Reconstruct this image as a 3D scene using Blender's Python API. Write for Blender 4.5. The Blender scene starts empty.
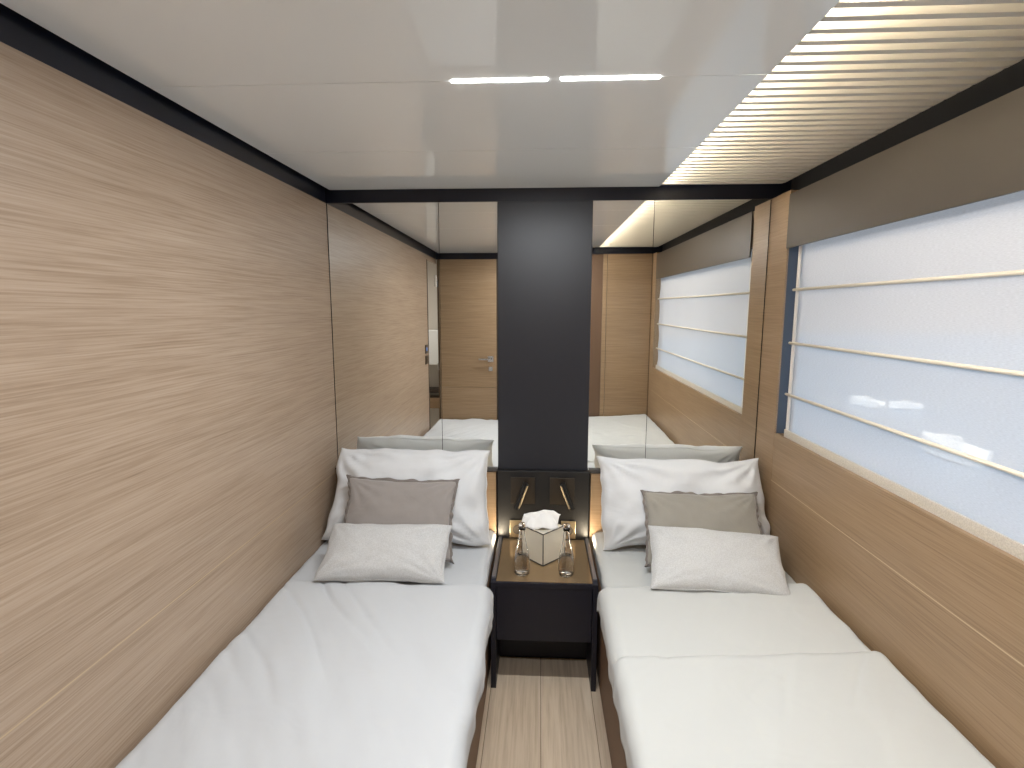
import bpy, bmesh, math, random
from mathutils import Vector, Matrix, noise
random.seed(7)
C = bpy.context.scene.collection
S = bpy.context.scene
PI = math.pi

# ------------------------------------------------------------------ camera
W_, FPX = 1024.0, 535.0
pit, yaw, rol = math.radians(7.93), math.radians(2.95), math.radians(.045)
F = Vector((-math.sin(yaw)*math.cos(pit), math.cos(yaw)*math.cos(pit), -math.sin(pit)))
R = Vector((math.cos(yaw), math.sin(yaw), 0)); U = R.cross(F)
R, U = math.cos(rol)*R+math.sin(rol)*U, -math.sin(rol)*R+math.cos(rol)*U
cd = bpy.data.cameras.new('camera'); cam = bpy.data.objects.new('camera', cd); C.objects.link(cam)
cd.sensor_width = 36; cd.lens = FPX/W_*36; cd.clip_start = .01; cd.clip_end = 300
M3 = Matrix((R, U, -F)).transposed()
cam.matrix_world = Matrix.Translation((0, 0, 1.507)) @ M3.to_4x4()
S.camera = cam

# ------------------------------------------------------------------ world, light, exposure
S.view_settings.view_transform = 'Standard'; S.view_settings.look = 'None'
S.view_settings.gamma = 1; S.view_settings.use_curve_mapping = False
S.view_settings.exposure = 0.53
wd = bpy.data.worlds.new('sky'); S.world = wd; wd.use_nodes = True
bg = wd.node_tree.nodes['Background']; bg.inputs[0].default_value = (.95, .955, 1, 1); bg.inputs[1].default_value = .68

def area(name, loc, sx, sy, power, col=(1, 1, 1), rot=(0, 0, 0), spread=180):
    l = bpy.data.lights.new(name, 'AREA'); l.shape = 'RECTANGLE'; l.size = sx; l.size_y = sy
    l.energy = power; l.color = col; l.spread = math.radians(spread)
    o = bpy.data.objects.new(name, l); C.objects.link(o); o.location = loc; o.rotation_euler = rot
    return o
sun = bpy.data.lights.new('sun', 'SUN'); sun.energy = 8; sun.angle = math.radians(1)
so = bpy.data.objects.new('sun', sun); C.objects.link(so)
so.rotation_euler = Vector((.55, .45, -.7)).to_track_quat('-Z', 'Y').to_euler()
LED_P, COVE_P, NS_P, HALL_P = 5.9, 20, .42, 6

D = 2.40; XL = -.945; XR = .974; YB = -.12; ZC = 2.025; ZT = 1.97

# ------------------------------------------------------------------ materials
def mat(name, col, rough=.5, metal=0, spec=.5, coat=0, emis=None, es=0):
    m = bpy.data.materials.new(name); m.use_nodes = True
    b = m.node_tree.nodes['Principled BSDF']
    b.inputs['Base Color'].default_value = (*col, 1); b.inputs['Roughness'].default_value = rough
    b.inputs['Metallic'].default_value = metal; b.inputs['Specular IOR Level'].default_value = spec
    b.inputs['Coat Weight'].default_value = coat; b.inputs['Coat Roughness'].default_value = .05
    if emis: b.inputs['Emission Color'].default_value = (*emis, 1); b.inputs['Emission Strength'].default_value = es
    return m
def N(m, t, **k):
    n = m.node_tree.nodes.new(t)
    for a, v in k.items(): setattr(n, a, v)
    return n
def L(m, a, b): m.node_tree.links.new(a, b)
def ramp(m, fac, stops):
    r = N(m, 'ShaderNodeValToRGB'); e = r.color_ramp.elements
    e[0].position, e[0].color = stops[0][0], (*stops[0][1], 1)
    e[1].position, e[1].color = stops[-1][0], (*stops[-1][1], 1)
    for p, c in stops[1:-1]:
        x = e.new(p); x.color = (*c, 1)
    L(m, fac, r.inputs[0]); return r
def sr(r, g, b):
    f = lambda c: ((c/255+.055)/1.055)**2.4 if c > 10 else c/255/12.92
    return (f(r), f(g), f(b))
def wood(name, axis, lo, mid, hi, rough=.38, cross=260, along=4.0, coat=0.0):
    m = mat(name, mid, rough, coat=coat)
    tc = N(m, 'ShaderNodeTexCoord'); mp = N(m, 'ShaderNodeMapping')
    sc = [cross]*3; sc[axis] = along; mp.inputs['Scale'].default_value = sc
    L(m, tc.outputs['Object'], mp.inputs[0])
    n1 = N(m, 'ShaderNodeTexNoise'); n1.inputs['Scale'].default_value = 1; n1.inputs['Detail'].default_value = 5
    n1.inputs['Roughness'].default_value = .62; n1.inputs['Distortion'].default_value = .25
    L(m, mp.outputs[0], n1.inputs[0])
    mp2 = N(m, 'ShaderNodeMapping'); s2 = [9.0]*3; s2[axis] = .7; mp2.inputs['Scale'].default_value = s2
    L(m, tc.outputs['Object'], mp2.inputs[0])
    n2 = N(m, 'ShaderNodeTexNoise'); n2.inputs['Scale'].default_value = 1; n2.inputs['Detail'].default_value = 2
    L(m, mp2.outputs[0], n2.inputs[0])
    mx = N(m, 'ShaderNodeMath', operation='MULTIPLY_ADD'); mx.inputs[1].default_value = .25
    L(m, n2.outputs[0], mx.inputs[0])
    m2 = N(m, 'ShaderNodeMath', operation='MULTIPLY'); m2.inputs[1].default_value = .75
    L(m, n1.outputs[0], m2.inputs[0]); L(m, m2.outputs[0], mx.inputs[2])
    r = ramp(m, mx.outputs[0], [(.28, lo), (.5, mid), (.72, hi)])
    b = m.node_tree.nodes['Principled BSDF']; L(m, r.outputs[0], b.inputs['Base Color'])
    bp = N(m, 'ShaderNodeBump'); bp.inputs['Strength'].default_value = .12; bp.inputs['Distance'].default_value = .002
    L(m, n1.outputs[0], bp.inputs['Height']); L(m, bp.outputs[0], b.inputs['Normal'])
    return m
def fabric(name, col, col2=None, scale=400, bump=.25, wr=6, sheen=.2, detail=2):
    m = mat(name, col, .9, spec=.2)
    b = m.node_tree.nodes['Principled BSDF']; b.inputs['Sheen Weight'].default_value = sheen
    tc = N(m, 'ShaderNodeTexCoord')
    n1 = N(m, 'ShaderNodeTexNoise'); n1.inputs['Scale'].default_value = scale; n1.inputs['Detail'].default_value = detail
    L(m, tc.outputs['Object'], n1.inputs[0])
    n2 = N(m, 'ShaderNodeTexNoise'); n2.inputs['Scale'].default_value = wr; n2.inputs['Detail'].default_value = 3; n2.inputs['Distortion'].default_value = .6
    L(m, tc.outputs['Object'], n2.inputs[0])
    if col2:
        r = ramp(m, n1.outputs[0], [(.38, col2), (.62, col)]); L(m, r.outputs[0], b.inputs['Base Color'])
    b1 = N(m, 'ShaderNodeBump'); b1.inputs['Strength'].default_value = bump; b1.inputs['Distance'].default_value = .001
    L(m, n1.outputs[0], b1.inputs['Height'])
    b2 = N(m, 'ShaderNodeBump'); b2.inputs['Strength'].default_value = .35; b2.inputs['Distance'].default_value = .012
    L(m, n2.outputs[0], b2.inputs['Height']); L(m, b1.outputs[0], b2.inputs['Normal']); L(m, b2.outputs[0], b.inputs['Normal'])
    return m

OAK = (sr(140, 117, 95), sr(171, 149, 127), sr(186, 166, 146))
OAK_SHADED = (sr(126, 101, 74), sr(151, 124, 94), sr(166, 140, 111))  # browner oak: the right wall's shading is put into these tones
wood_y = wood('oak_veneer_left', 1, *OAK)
wood_y_shaded = wood('oak_veneer_right_shaded', 1, *OAK_SHADED)
wood_x = wood('oak_veneer_back', 0, *OAK_SHADED)
wood_p = wood('oak_veneer_pilaster', 1, *OAK_SHADED)
groove_m = mat('groove_pale', sr(192, 168, 136), .5)
groove_d = mat('groove_dark', sr(60, 48, 38), .6)
black = mat('black_lacquer', (.004, .006, .016), .32)
column_m = mat('column_black', (.017, .018, .024), .36)
void = mat('void_black', (.004, .004, .006), .8)
ceil_m = mat('ceiling_lacquer', sr(240, 243, 244), .04, spec=.5)
ceil_seam = mat('ceiling_seam', sr(175, 173, 168), .5)
mirror_m = mat('mirror_glass', (.90, .905, .88), .0, metal=1)
mirror_edge = mat('mirror_edge', sr(90, 95, 90), .2, metal=.5)
white_m = mat('white_slat', sr(212, 207, 198), .5)
chrome = mat('chrome', (.75, .75, .75), .15, metal=1)
bronze = mat('bronze_panel', (.013, .012, .012), .48, metal=.0, spec=.4)
bronze2 = mat('bronze_plate', (.075, .062, .05), .35, metal=.8)
brass = mat('brass', (.55, .45, .30), .3, metal=.9)
lampblack = mat('lamp_black', (.012, .012, .012), .3)
valance_m = mat('valance_grey', sr(80, 72, 63), .38, metal=.25)
ns_m = mat('nightstand_black', (.006, .007, .016), .42)
ns_top = mat('nightstand_top_bronze_glass', sr(158, 133, 100), .1, metal=.5, spec=.8)
rail_m = mat('rail_grey', sr(140, 140, 145), .3, metal=.7)
leather = mat('bed_base_brown', sr(128, 100, 78), .55)
sheet_m = fabric('white_sheet', sr(197, 199, 201), bump=.05, wr=7)
sheet_r = fabric('white_sheet_warm', sr(195, 196, 193), bump=.05, wr=5)
pillow_m = fabric('white_pillow', sr(218, 219, 220), bump=.05, wr=9)
grey_l = fabric('grey_cushion_left', sr(152, 145, 140), scale=90, bump=.15, wr=12, sheen=.5)
grey_r = fabric('grey_cushion_right', sr(150, 145, 135), scale=90, bump=.15, wr=12, sheen=.5)
grey_t = fabric('grey_trim', sr(128, 120, 114), scale=200, bump=.3, wr=20)
boucle = fabric('woven_cushion', sr(201, 201, 200), sr(188, 187, 185), scale=260, bump=.8, wr=9, detail=4)
box_m = mat('tissue_box', sr(222, 214, 196), .45)
box_e = mat('tissue_box_edge', sr(28, 24, 24), .4)
tissue_m = mat('tissue', sr(240, 238, 234), .9)
batten_m = mat('batten_cream', sr(228, 216, 196), .6)
hem_m = fabric('blind_hem', sr(205, 196, 182), sr(190, 180, 166), scale=300, bump=.5)
frame_m = mat('window_frame', sr(70, 75, 85), .4)
sea_m = mat('sea', sr(88, 138, 172), .3)
glint_m = mat('glint_white', (.9, .92, .92), .4)
wall_w = mat('hall_white', sr(215, 208, 198), .6)

SHIFT = 0
floor_m = wood('oak_floor', 1, sr(180, 160, 138), sr(208, 189, 166), sr(222, 206, 186), rough=.4, cross=70, along=3)
def planks():
    m = floor_m; b = m.node_tree.nodes['Principled BSDF']
    src = b.inputs['Base Color'].links[0].from_socket
    tc = N(m, 'ShaderNodeTexCoord'); sx = N(m, 'ShaderNodeSeparateXYZ'); L(m, tc.outputs['Object'], sx.inputs[0])
    q = N(m, 'ShaderNodeMath', operation='MULTIPLY_ADD'); q.inputs[1].default_value = 1/.2; q.inputs[2].default_value = -.07+10+SHIFT
    L(m, sx.outputs[0], q.inputs[0])
    fl = N(m, 'ShaderNodeMath', operation='FLOOR'); L(m, q.outputs[0], fl.inputs[0])
    wn = N(m, 'ShaderNodeTexWhiteNoise', noise_dimensions='1D'); L(m, fl.outputs[0], wn.inputs['W'])
    fr = N(m, 'ShaderNodeMath', operation='FRACT'); L(m, q.outputs[0], fr.inputs[0])
    lt = N(m, 'ShaderNodeMath', operation='LESS_THAN'); lt.inputs[1].default_value = .012; L(m, fr.outputs[0], lt.inputs[0])
    hs = N(m, 'ShaderNodeHueSaturation')
    v = N(m, 'ShaderNodeMapRange'); v.inputs['To Min'].default_value = .8; v.inputs['To Max'].default_value = 1.08
    L(m, wn.outputs[0], v.inputs[0]); L(m, v.outputs[0], hs.inputs['Value']); L(m, src, hs.inputs['Color'])
    hs.inputs['Saturation'].default_value = 1.05
    mx = N(m, 'ShaderNodeMix', data_type='RGBA'); L(m, lt.outputs[0], mx.inputs[0]); L(m, hs.outputs[0], mx.inputs[6])
    mx.inputs[7].default_value = (*sr(120, 100, 80), 1)
    L(m, mx.outputs[2], b.inputs['Base Color'])
planks()

def mix_shader(name, a, b, fac):
    m = bpy.data.materials.new(name); m.use_nodes = True; nt = m.node_tree; nt.nodes.clear()
    out = N(m, 'ShaderNodeOutputMaterial'); mx = N(m, 'ShaderNodeMixShader'); mx.inputs[0].default_value = fac
    na, nb = a(m), b(m); L(m, na.outputs[0], mx.inputs[1]); L(m, nb.outputs[0], mx.inputs[2]); L(m, mx.outputs[0], out.inputs[0])
    return m, mx
def _bsdf(t, col, **k):
    def g(m):
        n = N(m, t); n.inputs['Color'].default_value = (*col, 1)
        for kk, v in k.items(): n.inputs[kk].default_value = v
        return n
    return g
pane_m, _ = mix_shader('window_glass', _bsdf('ShaderNodeBsdfTransparent', (.90, .93, .95)), _bsdf('ShaderNodeBsdfGlossy', (1, 1, 1), Roughness=.02), .06)
def blind():
    m = bpy.data.materials.new('sheer_linen'); m.use_nodes = True; nt = m.node_tree; nt.nodes.clear()
    out = N(m, 'ShaderNodeOutputMaterial'); d = N(m, 'ShaderNodeBsdfDiffuse'); t = N(m, 'ShaderNodeBsdfTranslucent')
    tr = N(m, 'ShaderNodeBsdfTransparent'); a = N(m, 'ShaderNodeMixShader'); b = N(m, 'ShaderNodeMixShader')
    tc = N(m, 'ShaderNodeTexCoord'); mp = N(m, 'ShaderNodeMapping'); mp.inputs['Scale'].default_value = (1, 90, 700)
    L(m, tc.outputs['Object'], mp.inputs[0]); n = N(m, 'ShaderNodeTexNoise'); n.inputs['Scale'].default_value = 1; n.inputs['Detail'].default_value = 3
    L(m, mp.outputs[0], n.inputs[0]); r = ramp(m, n.outputs[0], [(.3, sr(212, 206, 203)), (.7, sr(226, 221, 219))])
    L(m, r.outputs[0], d.inputs[0]); L(m, r.outputs[0], t.inputs[0])
    a.inputs[0].default_value = .35; L(m, d.outputs[0], a.inputs[1]); L(m, t.outputs[0], a.inputs[2])
    tr.inputs[0].default_value = (1, 1, 1, 1)
    b.inputs[0].default_value = .16; L(m, a.outputs[0], b.inputs[1]); L(m, tr.outputs[0], b.inputs[2]); L(m, b.outputs[0], out.inputs[0])
    return m
blind_m = blind()
def glass(name, ior, col=(1, 1, 1)):
    m = mat(name, col, 0); b = m.node_tree.nodes['Principled BSDF']
    b.inputs['Transmission Weight'].default_value = 1; b.inputs['IOR'].default_value = ior
    return m
glass_m = glass('bottle_glass', 1.45); water_m = glass('water', 1.33)

# ------------------------------------------------------------------ helpers
def obj(name, bm, m, parent=None, smooth=False, bevel=0):
    me = bpy.data.meshes.new(name); bmesh.ops.recalc_face_normals(bm, faces=bm.faces[:]); bm.to_mesh(me); bm.free()
    for x in (m if isinstance(m, (list, tuple)) else [m]): me.materials.append(x)
    if smooth:
        for p in me.polygons: p.use_smooth = True
    o = bpy.data.objects.new(name, me); C.objects.link(o)
    if parent: o.parent = parent
    if bevel:
        b = o.modifiers.new('bevel', 'BEVEL'); b.width = bevel; b.segments = 2; b.limit_method = 'ANGLE'
    return o
def NB(): return bmesh.new()
def bx(bm, x0, x1, y0, y1, z0, z1, mi=0):
    vs = [bm.verts.new((x, y, z)) for x in (x0, x1) for y in (y0, y1) for z in (z0, z1)]
    for f in ((0, 1, 3, 2), (4, 6, 7, 5), (0, 4, 5, 1), (2, 3, 7, 6), (0, 2, 6, 4), (1, 5, 7, 3)):
        fc = bm.faces.new([vs[i] for i in f]); fc.material_index = mi
    return bm
def box(name, x0, x1, y0, y1, z0, z1, m, parent=None, bevel=0):
    return obj(name, bx(NB(), x0, x1, y0, y1, z0, z1), m, parent, bevel=bevel)
def struct(o): o['kind'] = 'structure'; return o
def tag(o, label, cat, group=None):
    o['label'] = label; o['category'] = cat
    if group: o['group'] = group
    return o
def empty(name, loc, label, cat, group=None):
    o = bpy.data.objects.new(name, None); C.objects.link(o); o.location = loc; o.empty_display_size = .1
    return tag(o, label, cat, group)
def keep(o, p):   # parent while keeping the world place (parents only have a location)
    o.parent = p; o.matrix_parent_inverse = Matrix.Translation(-p.location); return o
def tube(bm, a, b, r, n=16, r2=None, caps=True):
    a, b = Vector(a), Vector(b); r2 = r if r2 is None else r2
    q = (b-a).to_track_quat('Z', 'Y'); A = []; B = []
    for i in range(n):
        t = 2*PI*i/n; d = q @ Vector((math.cos(t), math.sin(t), 0)); A.append(bm.verts.new(a+d*r)); B.append(bm.verts.new(b+d*r2))
    for i in range(n): bm.faces.new((A[i], A[(i+1) % n], B[(i+1) % n], B[i]))
    if caps: bm.faces.new(A[::-1]); bm.faces.new(B)
    return bm
def lathe(bm, prof, c, n=32, close=False):
    rings = []
    for r, z in prof:
        if r < 1e-5: rings.append([bm.verts.new((c[0], c[1], c[2]+z))])
        else: rings.append([bm.verts.new((c[0]+r*math.cos(2*PI*i/n), c[1]+r*math.sin(2*PI*i/n), c[2]+z)) for i in range(n)])
    for a, b in zip(rings, rings[1:]):
        for i in range(n):
            j = (i+1) % n
            if len(a) == 1 and len(b) == 1: continue
            if len(a) == 1: bm.faces.new((a[0], b[j], b[i]))
            elif len(b) == 1: bm.faces.new((a[i], a[j], b[0]))
            else: bm.faces.new((a[i], a[j], b[j], b[i]))
    return bm
def grid(bm, P, nu, nv, mi=0):
    V = [[bm.verts.new(P(i/nu, j/nv)) for j in range(nv+1)] for i in range(nu+1)]
    for i in range(nu):
        for j in range(nv):
            f = bm.faces.new((V[i][j], V[i+1][j], V[i+1][j+1], V[i][j+1])); f.material_index = mi
    return V
def fbm(x, y, z=0, o=3):
    s = 0; a = 1
    for _ in range(o): s += a*noise.noise(Vector((x, y, z))); x *= 2.1; y *= 2.1; a *= .5
    return s

# ------------------------------------------------------------------ room shell
XRO = 1.044     # outer skin of the hull side
struct(box('floor', XL-1.3, XRO, YB-.3, D+.1, -.05, 0, floor_m))
# left wall: panels with a pale groove, doorway near the back
bm = NB()
DY0, DY1, ZS = -.085, .30, .756
for y0, y1, z0, z1 in ((DY1, D, 0, ZS-.0015), (DY1, D, ZS+.0015, ZT)):
    bx(bm, XL-.04, XL, y0, y1, z0, z1)
bx(bm, XL-.02, XL, YB, DY1, 1.93, ZT)
struct(obj('wall_left', bm, wood_y))
struct(box('trim_1', XL-.03, XL+.0004, DY1, D, ZS-.0015, ZS+.0015, groove_m))
struct(box('trim_2', XL-.04, XL, YB, D, ZT, ZC+.06, black))
# mirror wall: core behind mirrors, black header
struct(box('wall_mirror', XL-.04, XRO, D+.012, D+.10, 0, ZC+.16, void))
struct(box('trim_11', XRO, 1.2, D+.012, D+.10, 1.80, ZC+.16, void))
struct(box('trim_3', XL, 1.2, D-.004, D+.012, ZT, ZC+.06, black))
# back wall
bm = NB(); YF = .03
bx(bm, XL+.005, .45, YB-.04, YB, 0, ZT); bx(bm, .545, .580, YB-.04, YF, 0, ZT); bx(bm, .583, XRO, YB-.04, YF, 0, ZT)
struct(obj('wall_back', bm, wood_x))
struct(box('trim_4', .45, .545, YB-.04, YF-.01, 0, ZT, mat('brown_post', sr(105, 80, 60), .4)))
bm = NB(); bx(bm, XL, .45, YB-.04, YB+.004, ZT, ZC+.06); bx(bm, .45, XRO, YB-.04, YF+.004, ZT, ZC+.06); struct(obj('trim_5', bm, black))
# ceiling panel with two cross seams, slots for the lamps left open in the seam
GX0, GX1 = .503, 1.036
YS1, YS2 = 1.30, 1.84
bm = NB()
for y0, y1 in ((YB+.004, YS1-.001), (YS1+.001, YS2-.001), (YS2+.001, D-.004)):
    bx(bm, XL+.02, GX0, y0, y1, ZC, ZC+.012)
bx(bm, .012, .045, YS1-.001, YS1+.001, ZC, ZC+.012)
struct(obj('ceiling', bm, ceil_m))
struct(box('trim_6', XL-.04, .40, YB, D, ZC+.02, ZC+.06, ceil_seam))
# cove above the grille
struct(box('ceiling_cove', .38, 1.05, YB, D, ZC+.10, ZC+.13, mat('cove_white', sr(235, 228, 212), .7)))
struct(box('trim_7', .38, .40, YB, D, ZC+.06, ZC+.10, white_m))
# black recess between grille and window wall
struct(box('trim_8', 1.05, XRO+.04, YB, D, ZT-.01, ZC+.15, void))
# right wall: pilasters and boards round the window
WY0, WY1 = .15, 2.222
SZ = 1.0; SB = .800
bm = NB()
bx(bm, XR, XR+.008, WY1, D, 0, ZT); bx(bm, XR+.008, XRO, WY1+.006, D, 0, ZT)
bx(bm, XR, XRO, YB, WY0, 0, ZT)
bx(bm, XR, XR+.014, WY0, WY1-.002, SB+.0015, SZ); bx(bm, XR+.014, XRO, WY0, WY1-.002, SB+.0015, .984)
bx(bm, XR, XRO, WY0, WY1-.002, 0, SB-.0015)
bx(bm, XR+.04, XRO, WY0, WY1, 1.80, ZT)
struct(obj('wall_right', bm, wood_y_shaded))
struct(box('trim_9', XR-.0004, XRO-.01, WY0, WY1, SB-.0015, SB+.0015, groove_m))
# window: frame and pane
win = struct(box('window_1', XR+.050, XR+.066, WY1-.012, WY1, SZ-.02, 1.80, frame_m))
bm = NB(); bx(bm, XR+.050, XR+.066, WY0, WY0+.012, SZ-.02, 1.80); bx(bm, XR+.050, XR+.066, WY0+.012, WY1-.012, SZ-.02, SZ-.008); bx(bm, XR+.050, XR+.066, WY0+.012, WY1-.012, 1.788, 1.80)
bx(bm, XR+.0085, XR+.05, WY1+.001, WY1+.0055, SZ, 1.80)
obj('window_frame', bm, frame_m, win)
box('window_pane', XR+.055, XR+.060, WY0+.012, WY1-.012, SZ-.008, 1.788, pane_m, win)

# valance
tag(box('valance', .966, .972, .19, 2.213, 1.745, 1.952, valance_m, bevel=.001), 'long grey-brown metallic valance board above the white roman blind', 'valance')

# roman blind
BX = 1.0
rb = empty('roman_blind', (BX, 1.2, 1.74), 'white sheer roman blind with cream battens over the long window', 'blind')
by0, by1 = .20, 2.172
bm = NB()
zs = [1.03, 1.170, 1.376, 1.584, 1.80]
def BP(u, v):
    y = by0+(by1-by0)*u; z = .995+(1.79-.995)*v
    seg = 0
    for a, b in zip(zs, zs[1:]):
        if a <= z <= b: seg = math.sin(PI*(z-a)/(b-a))
    return Vector((BX+.010*seg*(.6+.4*noise.noise(Vector((y*2, z*3, 0))))+.003*noise.noise(Vector((y*4, z*2, 3))), y, z))
grid(bm, BP, 90, 70)
fb = obj('blind_fabric', bm, blind_m, None, smooth=True); keep(fb, rb)
for z in (1.584, 1.376, 1.170):
    bm = NB(); tube(bm, (BX-.006, by0-.012, z), (BX-.006, by1+.014, z), .0055, 10)
    keep(obj('batten', bm, batten_m, None, smooth=True), rb)
keep(box('hem_band', BX-.009, BX-.003, by0, by1, .988, 1.029, hem_m), rb)
keep(box('side_band', BX-.004, BX-.001, by1-.022, by1, 1.029, 1.75, mat('side_hem', sr(222, 216, 210), .8)), rb)

# outside: sea, and made-up white hulls imitating sun glints on the blind
struct(box('ground_sea', 1.3, 60, -40, 60, -1.2, -1.0, sea_m))
def glint_boat(x, y, rz, ln, lab):
    e = empty('glint_dinghy', (x, y, -1.0), lab, 'glint_boat', None); e.rotation_euler.z = rz
    bm = NB(); secs = []
    for i in range(13):
        t = i/12; w = .22*ln*(1-max(0, (t-.35)/.65)**2.2); yy = (t-.5)*ln; h = .22*ln*(1+.35*t*t)
        secs.append([bm.verts.new(p) for p in ((-w-.001, yy, h), (-w*.8-.001, yy, .03), (0, yy, -.05), (w*.8+.001, yy, .03), (w+.001, yy, h), (w*.75, yy, h), (w*.5, yy, .1), (-w*.5, yy, .1), (-w*.75-.001, yy, h))])
    for a, b in zip(secs, secs[1:]):
        for k in range(9): bm.faces.new((a[k], a[(k+1) % 9], b[(k+1) % 9], b[k]))
    bm.faces.new(secs[0]); bm.faces.new(secs[-1][::-1])
    obj('hull', bm, glint_m, e)
    bm = NB(); bx(bm, -.12*ln, .12*ln, -.12*ln, .12*ln, .12*ln, .34*ln); obj('cabin', bm, glint_m, e, bevel=.02)
glint_boat(8.5, 14.2, .4, .85, 'farthest white dinghy made up to imitate a sun glint through the blind')
glint_boat(9.3, 13.9, 1.2, .7, 'middle white dinghy made up to imitate a sun glint through the blind')
glint_boat(7.0, 9.3, .1, 1.15, 'largest white dinghy made up to imitate the bright glint through the lower blind')
glint_boat(7.6, 4.2, .3, 1.6, 'white dinghy made up to imitate a glint on the blind in the mirror')

# ------------------------------------------------------------------ mirrors and column
def mirr(x0, x1, tilt, label):
    bm = NB(); bx(bm, x0+(.0035 if x0 == XL else .001), x1-(.0035 if x1 == XR else .001), D, D+.005, .776, ZT)
    o = obj('mirror_panel', bm, mirror_m)
    if tilt:
        o.data.transform(Matrix.Translation((0, D, 1.4)) @ Matrix.Rotation(math.radians(tilt), 4, 'X') @ Matrix.Translation((0, -D, -1.4)))
    return tag(o, label, 'mirror', None)
mirr(XL, -.446, -.16, 'tall mirror panel beside the left oak wall, wider of the left pair')
mirr(-.446, -.187, -.16, 'narrow mirror panel just left of the black column, reflecting the door')
mirr(.224, .486, .16, 'narrow mirror panel just right of the black column')
mirr(.486, XR, .16, 'mirror panel beside the window wall, reflecting the blind')
tag(box('column_panel', -.187, .224, D-.006, D+.012, .775, ZT, column_m, bevel=.002), 'wide matt black upright panel between the left and right mirrors', 'panel')

# headboard
hb = empty('headboard', (0, D-.02, .45), 'oak headboard with a black centre panel below the mirrors', 'headboard')
for x0, x1 in ((XL, -.196), (.238, XR)):
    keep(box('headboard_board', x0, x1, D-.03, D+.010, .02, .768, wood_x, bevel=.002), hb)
ledge_m = mat('ledge_dark', sr(42, 34, 30), .5)
for x0, x1 in ((XL, -.190), (.232, XR)): keep(box('ledge', x0, x1, D-.036, D+.010, .770, .775, ledge_m, bevel=.001), hb)
keep(box('centre_panel', -.188, .230, D-.034, D+.010, .02, .775, bronze, bevel=.002), hb)

# reading lamps and sockets
def lamp(x0, x1, top, bot, side, label):
    e = empty('reading_lamp', ((x0+x1)/2, D-.034, .69), label, 'lamp', 'reading lamps on the black centre panel')
    keep(box('back_plate', x0, x1, D-.040, D-.034, .622, .747, bronze2, bevel=.001), e)
    t = Vector((top[0], D-.075, top[1])); b = Vector((bot[0], D-.085, bot[1])); n = (b-t).normalized()
    bm = NB(); tube(bm, t-n*.004, b+n*.006, .0135, 20); hd = keep(obj('lamp_head', bm, lampblack, None, smooth=False), e)
    bm = NB(); tube(bm, (top[0], D-.04, top[1]-.015), (top[0], D-.075, top[1]-.012), .008, 12); keep(obj('swivel_arm', bm, lampblack, None), e)
    sx = Vector((side*.010, -.010, 0)); bm = NB(); tube(bm, t+sx+n*.006, b+sx, .0045, 8); obj('brass_strip', bm, brass, hd)['label'] = 'brass strip'
lamp(-.127, -.016, (-.058, .728), (-.098, .622), 1, 'black tube reading lamp leaning left, above the left socket')
lamp(.052, .164, (.108, .730), (.150, .624), -1, 'black tube reading lamp leaning right, above the right socket')
for x0, x1, lab in ((-.131, -.060, 'brass socket plate behind the left bottle'), (.105, .172, 'brass socket plate behind the right bottle')):
    e = empty('wall_socket', ((x0+x1)/2, D-.034, .49), lab, 'socket', 'sockets on the black centre panel')
    keep(box('socket_plate', x0, x1, D-.040, D-.034, .458, .542, brass, bevel=.0015), e)
    bm = NB(); tube(bm, ((x0+x1)/2, D-.0405, .498), ((x0+x1)/2, D-.0435, .498), .022, 24); keep(obj('socket_insert', bm, mat('socket_dark', (.1, .08, .06), .4), None), e)

# ------------------------------------------------------------------ ceiling lamps
for x0, x1, YL, lab in ((-.207, .014, YS1, 'left of the two slim white linear ceiling lights'), (.043, .266, YS1, 'right of the two slim white linear ceiling lights'),
                        (-.207, .014, .35, 'unseen linear light added over the foot end to brighten the room, left one'), (.043, .266, .35, 'unseen linear light added over the foot end to brighten the room, right one')):  # foot-end pair is unseen, added to brighten the room
    e = empty('ceiling_light', ((x0+x1)/2, YL, ZC), lab, 'ceiling light', 'linear lights in the ceiling')
    keep(box('diffuser', x0, x1, YL-.006, YL+.006, ZC-.003, ZC+.006, mat('led_white', (1, 1, 1), .5, emis=(1, .98, .95), es=14), bevel=.002), e)
    a = area('led_light', ((x0+x1)/2, YL, ZC-.006), x1-x0, .02, LED_P*(1 if YL > 1 else .75), (.93, .965, 1)); keep(a, e)

# ceiling grille
gr = empty('ceiling_grille', ((GX0+GX1)/2, 1.14, ZC), 'white slatted ceiling grille with warm cove light above the right bed', 'grille')
SP = .0444; ny = int((D-YB-.06)/SP)
bm = NB()   # slat profile in XZ with a rounded end at the window side
hh, tw = .030, .017
prof = [(GX0+.001, ZC+hh), (GX0+.001, ZC)]
for k in range(9):
    a = -PI/2+PI/2*k/8; prof.append((GX1-.05+.05*math.cos(a), ZC+hh+hh*math.sin(a)))
A = [bm.verts.new((x, -tw/2, z)) for x, z in prof]; B = [bm.verts.new((x, tw/2, z)) for x, z in prof]
bm.faces.new(A); bm.faces.new(B[::-1])
for i in range(len(A)):
    j = (i+1) % len(A); bm.faces.new((A[i], A[j], B[j], B[i]))
slat0 = obj('slat', bm, white_m)
for k in range(ny+1):
    s = slat0 if k == 0 else slat0.copy()
    if k: C.objects.link(s)
    s.location = (0, D-.040-k*SP, 0); keep(s, gr)
a = area('cove_light', (.46, 1.14, ZC+.035), .03, 2.4, COVE_P, (1, .95, .86), (0, math.radians(-93), 0)); keep(a, gr)
keep(box('led_profile', .44, .45, YB+.03, D-.03, ZC+.025, ZC+.065, white_m), gr)

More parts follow.
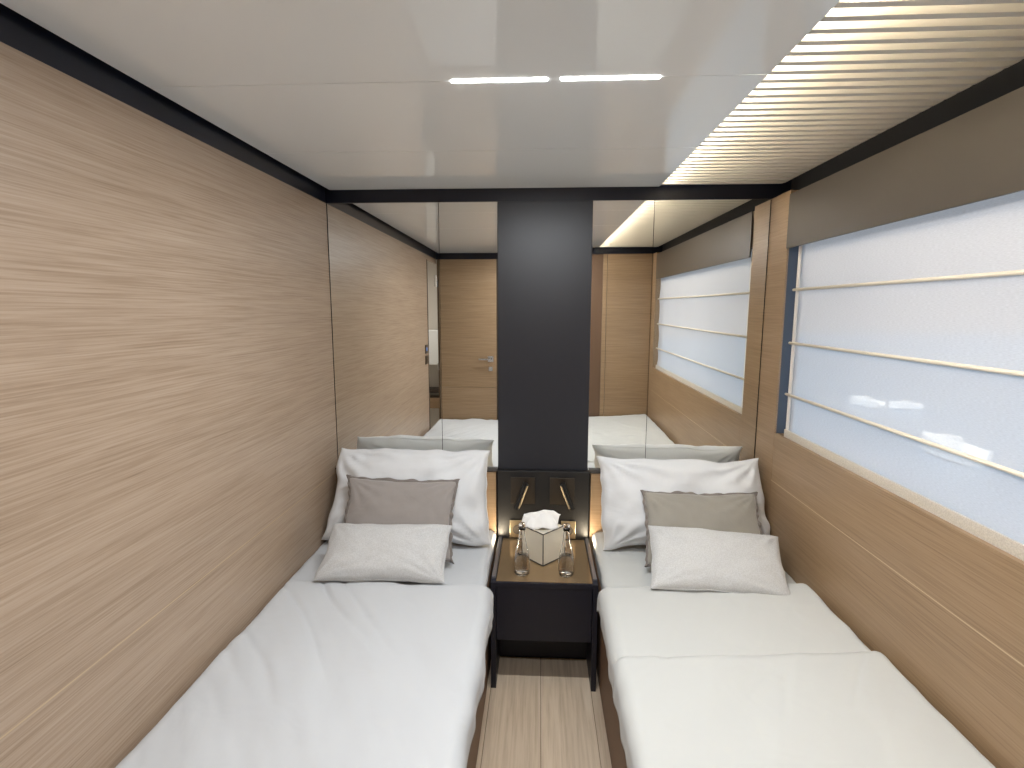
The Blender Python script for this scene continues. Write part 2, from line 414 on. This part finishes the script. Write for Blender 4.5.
# ------------------------------------------------------------------ open door against the back wall
d = empty('cabin_door', (-.65, YB+.02, 0), 'open oak door with chrome handle, seen in the left mirror', 'door')
bm = NB(); bx(bm, -.915, -.392, YB+.006, YB+.040, .02, .806); bx(bm, -.915, -.392, YB+.006, YB+.040, .809, ZT-.004)
keep(obj('door_leaf', bm, wood_x), d)
keep(box('door_edge', -.922, -.915, YB+.004, YB+.042, .02, ZT-.004, groove_d), d)
keep(box('door_edge', -.392, -.385, YB+.004, YB+.042, .02, ZT-.004, groove_d), d)
bm = NB(); bx(bm, -.474, -.422, YB+.040, YB+.046, 1.045, 1.097); bx(bm, -.555, -.44, YB+.072, YB+.082, 1.064, 1.076); tube(bm, (-.448, YB+.044, 1.07), (-.448, YB+.077, 1.07), .009, 16)
keep(obj('handle', bm, chrome, bevel=.001), d)
bm = NB(); bx(bm, -.466, -.430, YB+.040, YB+.046, .960, .998); bx(bm, -.453, -.443, YB+.046, YB+.054, .966, .992)
keep(obj('lock_plate', bm, chrome, bevel=.001), d)
for z in (.25, 1.0, 1.75):
    bm = NB(); tube(bm, (-.93, YB+.045, z-.03), (-.93, YB+.045, z+.03), .007, 12); keep(obj('hinge', bm, chrome, smooth=False), d)
# switches on the left wall
for z, lab, mm in ((1.19, 'upper dark switch plate with blue light by the doorway in the mirror', mat('switch_blue', (.02, .05, .2), .3, emis=(.2, .45, 1), es=.5)), (1.10, 'lower bronze switch plate by the doorway in the mirror', bronze2)):
    e = empty('switch_plate', (XL, .385, z), lab, 'switch', None)
    pl = keep(box('plate', XL, XL+.006, .345, .425, z-.035, z+.035, bronze2, bevel=.001), e)
    box('button', XL+.006, XL+.008, .372, .398, z-.013, z+.013, mm, pl)
# room beyond the doorway
HX = XL-.95; HY = -1.3
struct(box('wall_hall', HX-.04, HX, HY, 1.2, 0, 2.1, wall_w))
struct(box('wall_hall_end', HX, XL-.04, 1.16, 1.2, 0, 2.1, wall_w))
struct(box('wall_hall_far', HX, XL-.04, HY-.04, HY, 0, 2.1, wall_w))
struct(box('wall_hall_side', XL, XL+.03, HY, YB-.042, 0, 2.1, wall_w))
struct(box('ceiling_hall', HX, XL-.021, HY, 1.2, 2.06, 2.1, wall_w))
struct(box('floor_hall', HX, XL-.021, HY, 1.2, 0, .03, mat('hall_floor', sr(225, 220, 212), .3)))
a = area('hall_lamp', (XL-.5, -.3, 2.05), .3, .3, HALL_P, (1, .97, .93))
hw = empty('wash_cabinet', (-1.2, -1.15, .4), 'white wash cabinet glimpsed through the doorway in the mirror', 'cabinet')
keep(box('cabinet_body', -1.34, -1.02, -1.28, -1.05, .92, 1.30, mat('cab_white', sr(240, 240, 238), .25), bevel=.004), hw)
keep(box('cabinet_shelf', -1.34, -1.02, -1.28, -1.08, .60, .64, groove_d), hw)
keep(box('cabinet_foot', -1.34, -1.02, -1.28, -1.10, .42, .54, wood_x), hw)
sh = empty('shower_pole', (-1.13, -1.2, 1.3), 'grey shower pole with chrome head glimpsed through the doorway in the mirror', 'shower')
bm = NB(); tube(bm, (-1.13, -1.2, 1.3), (-1.13, -1.2, 1.78), .014, 12); keep(obj('pole', bm, rail_m), sh)
bm = NB(); tube(bm, (-1.13, -1.2, 1.78), (-1.13, -1.2, 1.90), .05, 24); keep(obj('shower_head', bm, chrome), sh)
struct(box('trim_10', XL-.045, XL+.004, DY1-.012, DY1, 0, 1.93, groove_d))

# ------------------------------------------------------------------ beds
def bed(side, label, dlabel, xi, xw, zin, zwall, base_x, yf, dm):
    """side -1 left, 1 right. xi inner mattress edge, xw wall"""
    s = side
    root = empty('bed', ((xi+xw)/2, 1.1, 0), label, 'bed', None)
    a, b = sorted((base_x, xw-s*.002))
    keep(box('bed_base', a, b, yf+.02, D-.032, 0, .40, leather, bevel=.006), root)
    # mattress in a fitted sheet: closed rounded slab
    m_in = base_x+s*.004; r = .05
    bm = NB()
    ztop = .492
    def MP(u, v):
        y = yf+.03+(D-.034-yf-.03)*v
        w = abs(xw-m_in)-.006
        t = u*(w+.095)
        if t < .085-.0: x = m_in; z = .40+t*(ztop-.04-.40)/.085
        elif t < .085+.05: k = (t-.085)/.05*PI/2; x = m_in+s*.04*(1-math.cos(k)); z = ztop-.04+.04*math.sin(k)
        else: x = m_in+s*(.04+(t-.135)/(w+.095-.135)*(w-.04)); z = ztop
        n_ = fbm(x*5, y*4, s)*.006
        if t > .05: z += n_
        x += s*-.004*fbm(y*6, z*5, 4+s)
        x -= s*.016*max(0, min(1, (z-.448)/.03))*max(0, 1-abs(x-m_in)/.1)
        return Vector((x, y, z))
    grid(bm, MP, 60, 120)
    mo = obj('mattress', bm, dm, None, smooth=True); keep(mo, root)
    so = mo.modifiers.new('s', 'SOLIDIFY'); so.thickness = .02; so.offset = 0 if False else -1
    return root
def cover(s, xi, xw, y0, y1, hem, ztop, zwall, amp, seed, m, name='duvet', dirx=1.0):
    """cloth lying over the mattress and falling over its inner edge"""
    rad = .045
    def P(u, v):
        y = y0+(y1-y0)*v
        hz = hem+.012*noise.noise(Vector((y*2.2, seed, 0)))+.008*noise.noise(Vector((y*9, seed, 2)))
        drop = ztop-rad-hz; w = abs(xw-xi); tot = drop+rad*PI/2+(w-rad)
        t = u*tot; nx, nz = 0, 1
        if t < drop: x = xi; z = hz+t; nx, nz = -s, 0
        elif t < drop+rad*PI/2:
            k = (t-drop)/rad; x = xi+s*rad*(1-math.cos(k)); z = ztop-rad+rad*math.sin(k); nx, nz = -s*math.cos(k), math.sin(k)
        else:
            q = (t-drop-rad*PI/2)/(w-rad); x = xi+s*(rad+q*(w-rad)); z = ztop+(zwall-ztop)*q**1.5
            # roll down at the wall
            e = (1-q)*w
            if e < .035: z -= .03*(1-e/.035)**2
        X = abs(x)
        # long soft diagonal folds + small wrinkles
        f = amp*fbm((x*.9*dirx+y*.55)*5.5+seed, (y*.8-x*dirx*.5)*1.6, seed, 3)
        rd = abs(noise.noise(Vector(((x*dirx+.75*y)*7+seed, (y-x*dirx)*1.2, seed*2))))
        f -= amp*.9*max(0, .12-rd)/.12*max(0, noise.noise(Vector((x*2, y*2, seed+5)))+.25)
        if t < drop: f += .006*noise.noise(Vector((y*16, z*3, seed)))*(1-t/drop+.3); 
        wave = .010*noise.noise(Vector((y*7, seed+3, 0)))
        if t > drop+rad*PI/2 and (1-(t-drop-rad*PI/2)/(w-rad))*w < .15: x -= s*abs(wave)*((t-drop-rad*PI/2)/(w-rad))
        # soft foot / head edges
        ed = min(v, 1-v)*abs(y1-y0)
        if ed < .03: z -= .010*(1-ed/.03)**2
        return Vector((x+nx*f, y, z+nz*f))
    bm = NB(); grid(bm, P, 110, 170)
    o = obj(name, bm, m, None, smooth=True)
    so = o.modifiers.new('s', 'SOLIDIFY'); so.thickness = .010; so.offset = -1
    return o
bed(-1, 'left single bed along the oak wall, brown base and white sheet', '', -.18, XL, .51, .5, -.200, -.055, sheet_m)
bed(1, 'right single bed under the window, brown base and white sheet', '', .235, XR, .51, .5, .250, .04, sheet_r)
dl = cover(-1, -.163, XL+.004, -.06, 1.83, .415, .515, .518, .012, 3.3, sheet_m)
tag(dl, 'smooth white duvet on the left bed, reaching the cushions', 'duvet')
dr = cover(1, .214, XR-.004, .035, 1.425, .43, .535, .575, .008, 8.1, sheet_r, dirx=-1)
tag(dr, 'white duvet on the right bed, from the crease to the foot', 'duvet')
dr2 = cover(1, .218, XR-.004, 1.40, 1.84, .42, .520, .555, .006, 5.7, sheet_r, name='folded_sheet', dirx=-1)
tag(dr2, 'white sheet band between the cushions and duvet edge, right bed', 'sheet')

# ------------------------------------------------------------------ pillows
def pillow(name, TL, TR, BL, BR, th, m, label, cat='pillow', seed=1.0, sag=.05, wrk=.008, group=None, flange=None, nu=56, nv=40, power=.42):
    TL, TR, BL, BR = map(Vector, (TL, TR, BL, BR))
    n = ((TR-BL).cross(TL-BR)); n.normalize()
    if n.y > 0: n = -n
    cen = (TL+TR+BL+BR)/4
    def base(u, v):   # u,v in -1..1
        a, b = (u+1)/2, (v+1)/2
        # edges pull in between corners
        a2 = .5+(a-.5)*(1-sag*(1-v*v)**1.0*1.0*abs(u)); b2 = .5+(b-.5)*(1-sag*1.3*(1-u*u)*abs(v))
        return (BL*(1-a2)+BR*a2)*(1-b2)+(TL*(1-a2)+TR*a2)*b2
    def P(side):
        def f(u, v):
            u, v = u*2-1, v*2-1
            # denser sampling at edges
            u = math.sin(u*PI/2); v = math.sin(v*PI/2)
            k = max(0, (1-u**4)*(1-v**4)); h = th/2*(k**power)*(.78+.22*(1-u*u*.8)*(1-v*v*.8))
            p = base(u, v)+(TR-TL).normalized()*(.9*wrk*fbm(v*1.6+seed, u*1.1, 3.3, 2))+(TL-BL).normalized()*(.9*wrk*fbm(u*1.9+seed, v*.9, 7.1, 2))
            w = fbm(u*2.2+seed, v*1.8, seed*side, 3)*wrk
            # creases running in from the corners
            for cu in (-1, 1):
                for cv in (-1, 1):
                    dx, dy = u-cu, v-cv; r = math.hypot(dx, dy)
                    if r < 1.1: w += wrk*.7*math.sin(math.atan2(dy, dx)*15+seed*cu)*max(0, 1-r/1.1)*min(1, r*3)
            return p+n*side*(h+w*min(1, k*2.5))
        return f
    bm = NB(); grid(bm, P(1), nu, nv); grid(bm, P(-1), nu, nv)
    bmesh.ops.remove_doubles(bm, verts=bm.verts[:], dist=.0006)
    o = obj(name, bm, m, None, smooth=True); tag(o, label, cat, group)
    def ring(N_=260):
        pts = []
        for i in range(N_):
            t = i/N_*4; k = int(t); q = (t-k)*2-1
            u, v = ((q, 1), (1, -q), (-q, -1), (-1, q))[k]
            pts.append((base(u, v)+(TR-TL).normalized()*(.9*wrk*fbm(v*1.6+seed, u*1.1, 3.3, 2))+(TL-BL).normalized()*(.9*wrk*fbm(u*1.9+seed, v*.9, 7.1, 2)), i))
        return pts
    bm = NB()
    pts = ring()
    if flange:
        # narrow ruffled edge
        A = []; B = []
        for p, i in pts:
            out = (p-cen); out -= n*out.dot(n); out.normalize()
            wv = math.sin(i*.9)*.004+noise.noise(Vector((i*.13, seed, 0)))*.007
            q4 = (i/260*4) % 1; cn = max(0, 1-min(q4, 1-q4)/.045)
            wv += cn*.010*math.sin(i*2.1)
            A.append(bm.verts.new(p-out*.008)); B.append(bm.verts.new(p+out*(flange*(1+.8*cn)+.004*math.sin(i*.55)*noise.noise(Vector((i*.08, seed, 2)))*2+.004*noise.noise(Vector((i*.21, seed, 9))))+n*wv))
        for i in range(len(A)):
            j = (i+1) % len(A); bm.faces.new((A[i], A[j], B[j], B[i]))
        f = obj('ruffled_edge', bm, grey_t, o, smooth=True); q = f.modifiers.new('s', 'SOLIDIFY'); q.thickness = .002
        f['label'] = 'darker ruffled edge'
    else:
        rr = .0028; rings = []
        for (p, i) in pts:
            out = (p-cen).normalized(); rings.append([bm.verts.new(p+out*rr*math.cos(t)+n*rr*math.sin(t)) for t in (0, PI/3, 2*PI/3, PI, 4*PI/3, 5*PI/3)])
        for i in range(len(rings)):
            a, b = rings[i], rings[(i+1) % len(rings)]
            for k in range(6): bm.faces.new((a[k], a[(k+1) % 6], b[(k+1) % 6], b[k]))
        obj('seam', bm, m, o, smooth=True)
    return o
pillow('pillow', (-.885, 2.295, .898), (-.212, 2.305, .890), (-.935, 2.160, .520), (-.208, 2.17, .508), .19, pillow_m, 'large white pillow on the left bed, leaning on the headboard', seed=2.1, wrk=.019)
pillow('pillow', (.262, 2.305, .868), (.958, 2.305, .862), (.272, 2.17, .508), (.975, 2.16, .518), .19, pillow_m, 'large white pillow on the right bed, leaning on the headboard', seed=5.4, wrk=.019)
pillow('cushion', (-.788, 2.135, .805), (-.345, 2.13, .800), (-.790, 1.985, .535), (-.345, 1.975, .525), .085, grey_l, 'plain grey cushion with dark ruffled edge on the left bed', 'cushion', 3.2, .05, .007, flange=.012)
pillow('cushion', (.432, 2.14, .765), (.880, 2.14, .765), (.425, 1.975, .530), (.880, 1.975, .530), .085, grey_r, 'plain grey cushion with dark ruffled edge on the right bed', 'cushion', 6.1, .05, .006, flange=.010)
pillow('cushion', (-.805, 1.985, .664), (-.342, 1.985, .668), (-.815, 1.795, .528), (-.338, 1.805, .526), .11, boucle, 'pale woven cushion lying in front on the left bed', 'cushion', 4.2, .035, .006)
pillow('cushion', (.432, 2.02, .668), (.915, 1.99, .645), (.400, 1.785, .538), (.864, 1.748, .536), .11, boucle, 'pale woven cushion lying in front on the right bed', 'cushion', 7.7, .035, .006)

# ------------------------------------------------------------------ nightstand
NX0, NX1, NY0, NY1, NZ = -.184, .234, 1.955, D-.036, .451
ns = empty('nightstand', (.025, 2.15, 0), 'black nightstand with bronze glass top between the two beds', 'nightstand')
for x0, x1 in ((NX0, NX0+.020), (NX1-.020, NX1)):
    keep(box('side_panel', x0, x1, NY0, NY1, 0, NZ, ns_m, bevel=.001), ns)
    keep(box('side_rail', x0+.002, x1-.002, NY0+.03, NY1, NZ+.0002, NZ+.010, rail_m, bevel=.001), ns)
keep(box('carcass', NX0+.020, NX1-.020, NY0+.024, NY1, .22, NZ-.012, ns_m), ns)
keep(box('kick_panel', NX0+.020, NX1-.020, 2.155, 2.175, 0, .22, ns_m), ns)
keep(box('drawer', NX0+.022, NX1-.022, NY0+.004, NY0+.023, .208, NZ-.020, ns_m, bevel=.001), ns)
keep(box('top_edge', NX0+.020, NX1-.020, NY0, NY0+.012, NZ-.018, NZ, ns_m), ns)
keep(box('glass_top', NX0+.021, NX1-.021, NY0+.012, NY1, NZ-.011, NZ+.001, ns_top), ns)
for x, ry in ((NX0+.010, 1), (NX1-.010, -1)):
    a = area('rail_light', (x, 2.30, NZ+.012), .010, .09, NS_P, (1, .84, .6), (PI, 0, 0)); keep(a, ns)

# tissue box: edge towards the camera
tb = empty('tissue_box', (.02, 2.19, NZ+.001), 'cream tissue box with black edges standing cornerwise on the nightstand', 'tissue box')
Fp, Lp, Rp = Vector((.021, 2.096, 0)), Vector((-.069, 2.19, 0)), Vector((.110, 2.192, 0)); Bp = Lp+Rp-Fp
Z0, Z1 = NZ+.0015, .590
def prism(bm, pts, z0, z1):
    a = [bm.verts.new((p.x, p.y, z0)) for p in pts]; b = [bm.verts.new((p.x, p.y, z1)) for p in pts]
    bm.faces.new(a[::-1]); bm.faces.new(b)
    for i in range(len(a)): j = (i+1) % len(a); bm.faces.new((a[i], a[j], b[j], b[i]))
    return bm
keep(obj('box_body', prism(NB(), [Fp, Rp, Bp, Lp], Z0, Z1), box_m), tb)
bm = NB(); q = [Fp, Rp, Bp, Lp]
for i in range(4):
    p = q[i]; j = q[(i+1) % 4]
    tube(bm, (p.x, p.y, Z0+.002), (p.x, p.y, Z1), .0022, 6)
    for z in (Z0+.002, Z1): tube(bm, (p.x, p.y, z), (j.x, j.y, z), .0022, 6)
keep(obj('box_edging', bm, box_e), tb)
bm = NB()
cx, cy = .02, 2.19
def TP(u, v):
    a = u*2*PI; r = .018+.062*v**.8
    zz = Z1+.002+.055*math.sin(v*PI*.62)+.012*math.sin(a*3+1)*v
    x = cx-.006+r*math.cos(a)*1.05; y = cy+r*.55*math.sin(a)
    return Vector((x+.006*noise.noise(Vector((a*2, v*4, 1))), y, zz+.012*noise.noise(Vector((math.cos(a)*3, math.sin(a)*3, v*3)))))
V = grid(bm, TP, 60, 14)
top = bm.verts.new((cx-.004, cy, Z1+.050)) if False else None
def TQ(u, v):
    x = cx-.085+.155*u; y = cy-.012+.035*v-.01*math.sin(u*6)
    z = Z1+.004+.056*math.sin(v*PI*.55+.15)*(.72+.3*math.sin(u*PI))+.010*noise.noise(Vector((u*5, v*3, 4)))
    return Vector((x+.015*(v-.5), y, z))
bm.free(); bm = NB(); grid(bm, TQ, 40, 16)
# second leaf, drooping to the front
def TR_(u, v):
    w = .5+.5*v
    x = cx-.004+(u-.5)*.140*w; y = cy+.012-.060*v+.008*math.sin(u*9)*v
    z = Z1+.050*(1-v)**.7*(1-.25*abs(u-.5))+.006+.007*math.sin(u*11+2)*v
    return Vector((x, y, z))
grid(bm, TR_, 40, 16)
t_ = obj('tissue', bm, tissue_m, None, smooth=True); keep(t_, tb); q_ = t_.modifiers.new('s', 'SOLIDIFY'); q_.thickness = .0012

# glass bottles
def bottle(x, y, lab):
    e = empty('water_bottle', (x, y, NZ+.001), lab, 'bottle', 'glass water bottles on the nightstand')
    z0 = NZ+.0015
    out = [(0, 0), (.026, 0), (.031, .004), (.032, .020), (.0315, .055), (.028, .085), (.020, .118), (.0145, .145), (.012, .170), (.0125, .184), (.0145, .186), (.0145, .192), (.0125, .194)]
    inn = [(.0095, .194), (.0095, .170), (.012, .145), (.0175, .118), (.0255, .085), (.029, .055), (.0295, .020), (.028, .009), (.024, .006), (0, .006)]
    g = obj('glass_body', lathe(NB(), out+inn, (x, y, z0)), glass_m, None, smooth=True); keep(g, e)
    wt = [(0, .0062), (.0238, .0062), (.0278, .0092), (.0293, .020), (.0288, .055), (.0263, .078), (0, .078)]
    keep(obj('water', lathe(NB(), wt, (x, y, z0)), water_m, None, smooth=True), e)
    st = [(0, .186), (.009, .186), (.0092, .196), (.0135, .198), (.0135, .208), (.011, .212), (0, .212)]
    obj('stopper', lathe(NB(), st, (x, y, z0)), glass_m, g, smooth=True)
bottle(-.064, 2.035, 'clear glass water bottle in front of the tissue box, left one')
bottle(.113, 2.035, 'clear glass water bottle in front of the tissue box, right one')
